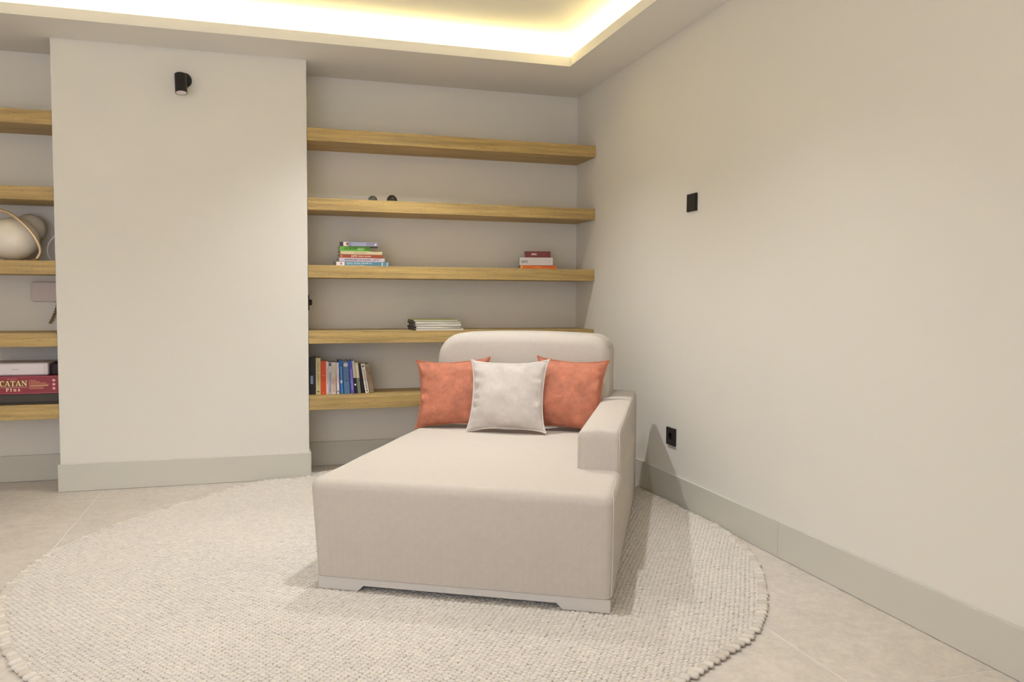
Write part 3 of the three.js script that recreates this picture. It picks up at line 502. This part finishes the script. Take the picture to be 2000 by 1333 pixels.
{ // flat box on the alcove wall
  const t = thing('wall_box', 'flat white rounded box on the wall left of the column', 'wall box', [-3.318, 1.121, 0.001]);
  const sh = new THREE.Shape(), w = 0.09, h = 0.053, r = 0.012; sh.moveTo(-w + r, -h); sh.lineTo(w - r, -h); sh.absarc(w - r, -h + r, r, -Math.PI / 2, 0); sh.lineTo(w, h - r); sh.absarc(w - r, h - r, r, 0, Math.PI / 2); sh.lineTo(-w + r, h); sh.absarc(-w + r, h - r, r, Math.PI / 2, Math.PI); sh.lineTo(-w, -h + r); sh.absarc(-w + r, -h + r, r, Math.PI, 1.5 * Math.PI);
  const g = new THREE.ExtrudeGeometry(sh, { depth: 0.026, bevelEnabled: true, bevelSize: 0.004, bevelThickness: 0.004, bevelSegments: 3 });
  const bx = new THREE.MeshStandardMaterial({ color: 0xd2c2bb, roughness: 0.5 }); mesh('casing', g, bx, t);
  mesh('cable_outlet', rbox(0.028, 0.06, -0.064, -0.053, 0.004, 0.022, 0.003, 2), bx, t);
}
{
  const a = [], b = []; for (let i = 0; i <= 40; i++) { const u = i / 40, x = -3.272 - 0.045 * Math.pow(u, 1.3), y = 1.055 - 0.118 * u, k = 0.006 * (1 - 0.3 * u); a.push([x + k * Math.cos(u * 22), y, 0.022 + k * Math.sin(u * 22)]); b.push([x - k * Math.cos(u * 22), y, 0.022 - k * Math.sin(u * 22)]); }
  const t = thing('twisted_cable', 'short twisted tan cable hanging below the wall box', 'cable'); const tan = new THREE.MeshStandardMaterial({ color: 0x9a7f58, roughness: 0.8 });
  mesh('strand', tube(a, 0.0045, 80, false, 6), tan, t); mesh('strand', tube(b, 0.0045, 80, false, 6), tan, t);
}
{ // boxes on the lowest shelf left of the column
  const y0 = ST[4] + 0.0004, zf = 0.315;
  const dk = thing('game_box', 'dark flat game box at the bottom of the pile', 'box', [-3.395, y0, zf - 0.15]);
  const dm = new THREE.MeshStandardMaterial({ color: 0x2b241b, roughness: 0.5 });
  mesh('box_base', rbox(-0.177, 0.177, 0, 0.05, -0.14, 0.14, 0.002), dm, dk); mesh('box_lid', rbox(-0.18, 0.18, 0.012, 0.058, -0.143, 0.143, 0.002), new THREE.MeshStandardMaterial({ color: 0x3a3122, roughness: 0.45 }), dk);
  const rd = thing('board_game_box', 'red board game box with cream serif lettering under the white box', 'box', [-3.395, y0 + 0.0588, zf - 0.15]);
  const LW = 0.366, LH = 0.1;
  mesh('box_lid', rbox(-LW / 2, LW / 2, 0, LH, -0.15, 0.15, 0.002), new THREE.MeshStandardMaterial({ color: 0x8c1f2e, roughness: 0.45 }), rd);
  const art = spineTex(1024, 280, (x, w, h) => {
    x.fillStyle = '#8c1f2e'; x.fillRect(0, 0, w, h); x.fillStyle = '#b0586a'; x.fillRect(0, 0, w, 7); x.fillRect(0, h - 8, w, 8);
    x.fillStyle = '#b05a1e'; x.fillRect(0, 60, 190, 110); x.fillStyle = '#7a2f16'; x.fillRect(190, 60, 390, 108); x.fillStyle = '#b03a24'; x.fillRect(60, 190, 110, 60);
    put(x, 'CATAN', 211, 118, 122, '#2a1408', 'serif', true, 385); put(x, 'CATAN', 204, 113, 122, '#f3d79a', 'serif', true, 385);
    dashes(x, 310, 440, 38, 9, '#d89a8a'); x.fillStyle = '#e8b9a0'; x.fillRect(190, 172, 400, 5);
    put(x, 'P l u s', 290, 214, 72, '#f6e2c4', 'serif', true, 200);
    const rows = [80, 130, 220, 260, 250, 180, 190]; for (let i = 0; i < 7; i++) { x.fillStyle = i === 4 ? '#e8cf90' : '#c98e62'; x.fillRect(630, 62 + i * 22, rows[i], 9); } x.fillStyle = '#d09090'; x.fillRect(615, 62, 6, 140);
    for (let i = 0; i < 3; i++) { x.fillStyle = '#d98a7e'; x.beginPath(); x.arc(960, 70 + i * 66, 24, 0, 7); x.fill(); x.fillStyle = '#f0c4b4'; x.fillRect(944, 62 + i * 66, 32, 16); }
  });
  const fp = new THREE.PlaneGeometry(LW - 0.004, LH - 0.004); fp.translate(0, LH / 2, 0.1504); mesh('printed_front', fp, new THREE.MeshStandardMaterial({ map: art, roughness: 0.4 }), rd);
  const wt = thing('white_box', 'white device box with a small grey mark on the red box', 'box', [-3.43, y0 + 0.1594, zf - 0.14]);
  mesh('casing', rbox(-0.162, 0.162, 0, 0.07, -0.12, 0.12, 0.009, 4), new THREE.MeshStandardMaterial({ color: 0xdcd0d2, roughness: 0.5 }), wt);
  mesh('front_panel', rbox(-0.156, 0.143, 0.005, 0.065, 0.1, 0.1215, 0.004, 3), new THREE.MeshStandardMaterial({ color: 0xe0d6d8, roughness: 0.45 }), wt);
  const mk = new THREE.PlaneGeometry(0.04, 0.006); mk.translate(0.0, 0.036, 0.1218);
  mesh('printed_mark', mk, new THREE.MeshStandardMaterial({ map: spineTex(256, 32, (x, w, h) => { x.fillStyle = '#e0d6d8'; x.fillRect(0, 0, w, h); x.fillStyle = '#8e848c'; for (let i = 0; i < 9; i++) x.fillRect(12 + i * 26, 8, 20, 16); }), roughness: 0.5 }), wt);
  const pb = thing('pouch', 'dark plum soft pouch squeezed beside the white box', 'pouch', [-3.237, y0 + 0.1594, 0.17]);
  const sg = soft(0.048, 0.066, 0.2, { rv: 0.012, rt: 0.02, rb: 0.006, mid: 8, k: 4, bend: v => { v.y += 0.006 * Math.sin(v.z * 40) * (v.y > 0 ? 1 : 0); v.y += 0.033; } });
  mesh('pouch_body', sg, new THREE.MeshStandardMaterial({ color: 0x3b2b33, roughness: 0.8 }), pb);
  mesh('zip', tube([[0, 0.066, 0.09], [0.002, 0.072, 0.04], [0, 0.064, 0], [0, 0.062, -0.08]], 0.003, 24), M.black, pb);
}
// ------------------------------------------------------------------ plates on the walls
{
  const t = thing('thermostat', 'black rectangular control plate high on the right wall', 'switch', [0, 1.593, 1.632]);
  mesh('plate', rbox(-0.010, 0, -0.045, 0.045, -0.048, 0.048, 0.002, 3), M.black, t);
  mesh('touch_panel', rbox(-0.0122, -0.009, -0.040, 0.040, -0.043, 0.043, 0.0012, 2), M.blackGloss, t);
  const d = new THREE.CylinderGeometry(0.0022, 0.0022, 0.001, 12); d.rotateZ(Math.PI / 2); d.translate(-0.0124, -0.034, 0.018); mesh('indicator_dot', d, new THREE.MeshStandardMaterial({ color: 0x8a8078, roughness: 0.4 }), t);
}
function socket(label, pos, turn) {        // faces local +z
  const t = thing('wall_socket', label, 'socket', pos, turn);
  const s = 0.0455, sh = new THREE.Shape(); sh.moveTo(-s, -s); sh.lineTo(s, -s); sh.lineTo(s, s); sh.lineTo(-s, s); sh.closePath(); const ho = new THREE.Path(); ho.absarc(0, 0, 0.022, 0, Math.PI * 2, true); sh.holes.push(ho);
  const g = new THREE.ExtrudeGeometry(sh, { depth: 0.009, bevelEnabled: true, bevelSize: 0.0015, bevelThickness: 0.0015, bevelSegments: 2, curveSegments: 32 }); g.translate(0, 0, 0.0015); mesh('plate', uvWorld(g), M.black, t);
  const w = new THREE.LatheGeometry([[0.0001, 0.0005], [0.0215, 0.0005], [0.0215, 0.010]].map(p => new THREE.Vector2(...p)), 32); w.rotateX(Math.PI / 2); mesh('socket_well', w, M.blackGloss, t);
  for (const x of [-0.0095, 0.0095]) { const h = new THREE.CylinderGeometry(0.0026, 0.0026, 0.002, 12); h.rotateX(Math.PI / 2); h.translate(x, 0, 0.0016); mesh('pin_hole', h, new THREE.MeshStandardMaterial({ color: 0x3a3632, roughness: 0.3, metalness: 0.6 }), t); }
  return t;
}
socket('black wall socket low on the right wall behind the sofa arm', [0, 0.357, 1.452], -Math.PI / 2);
{ const t = socket('black wall socket with a plug on the side of the column', [-W, 1.065, 0.20], Math.PI / 2);
  const p = new THREE.CylinderGeometry(0.016, 0.020, 0.02, 24); p.rotateX(Math.PI / 2); p.translate(0, 0, 0.02); mesh('plug', p, M.black, t); }

renderer.render(scene, camera);
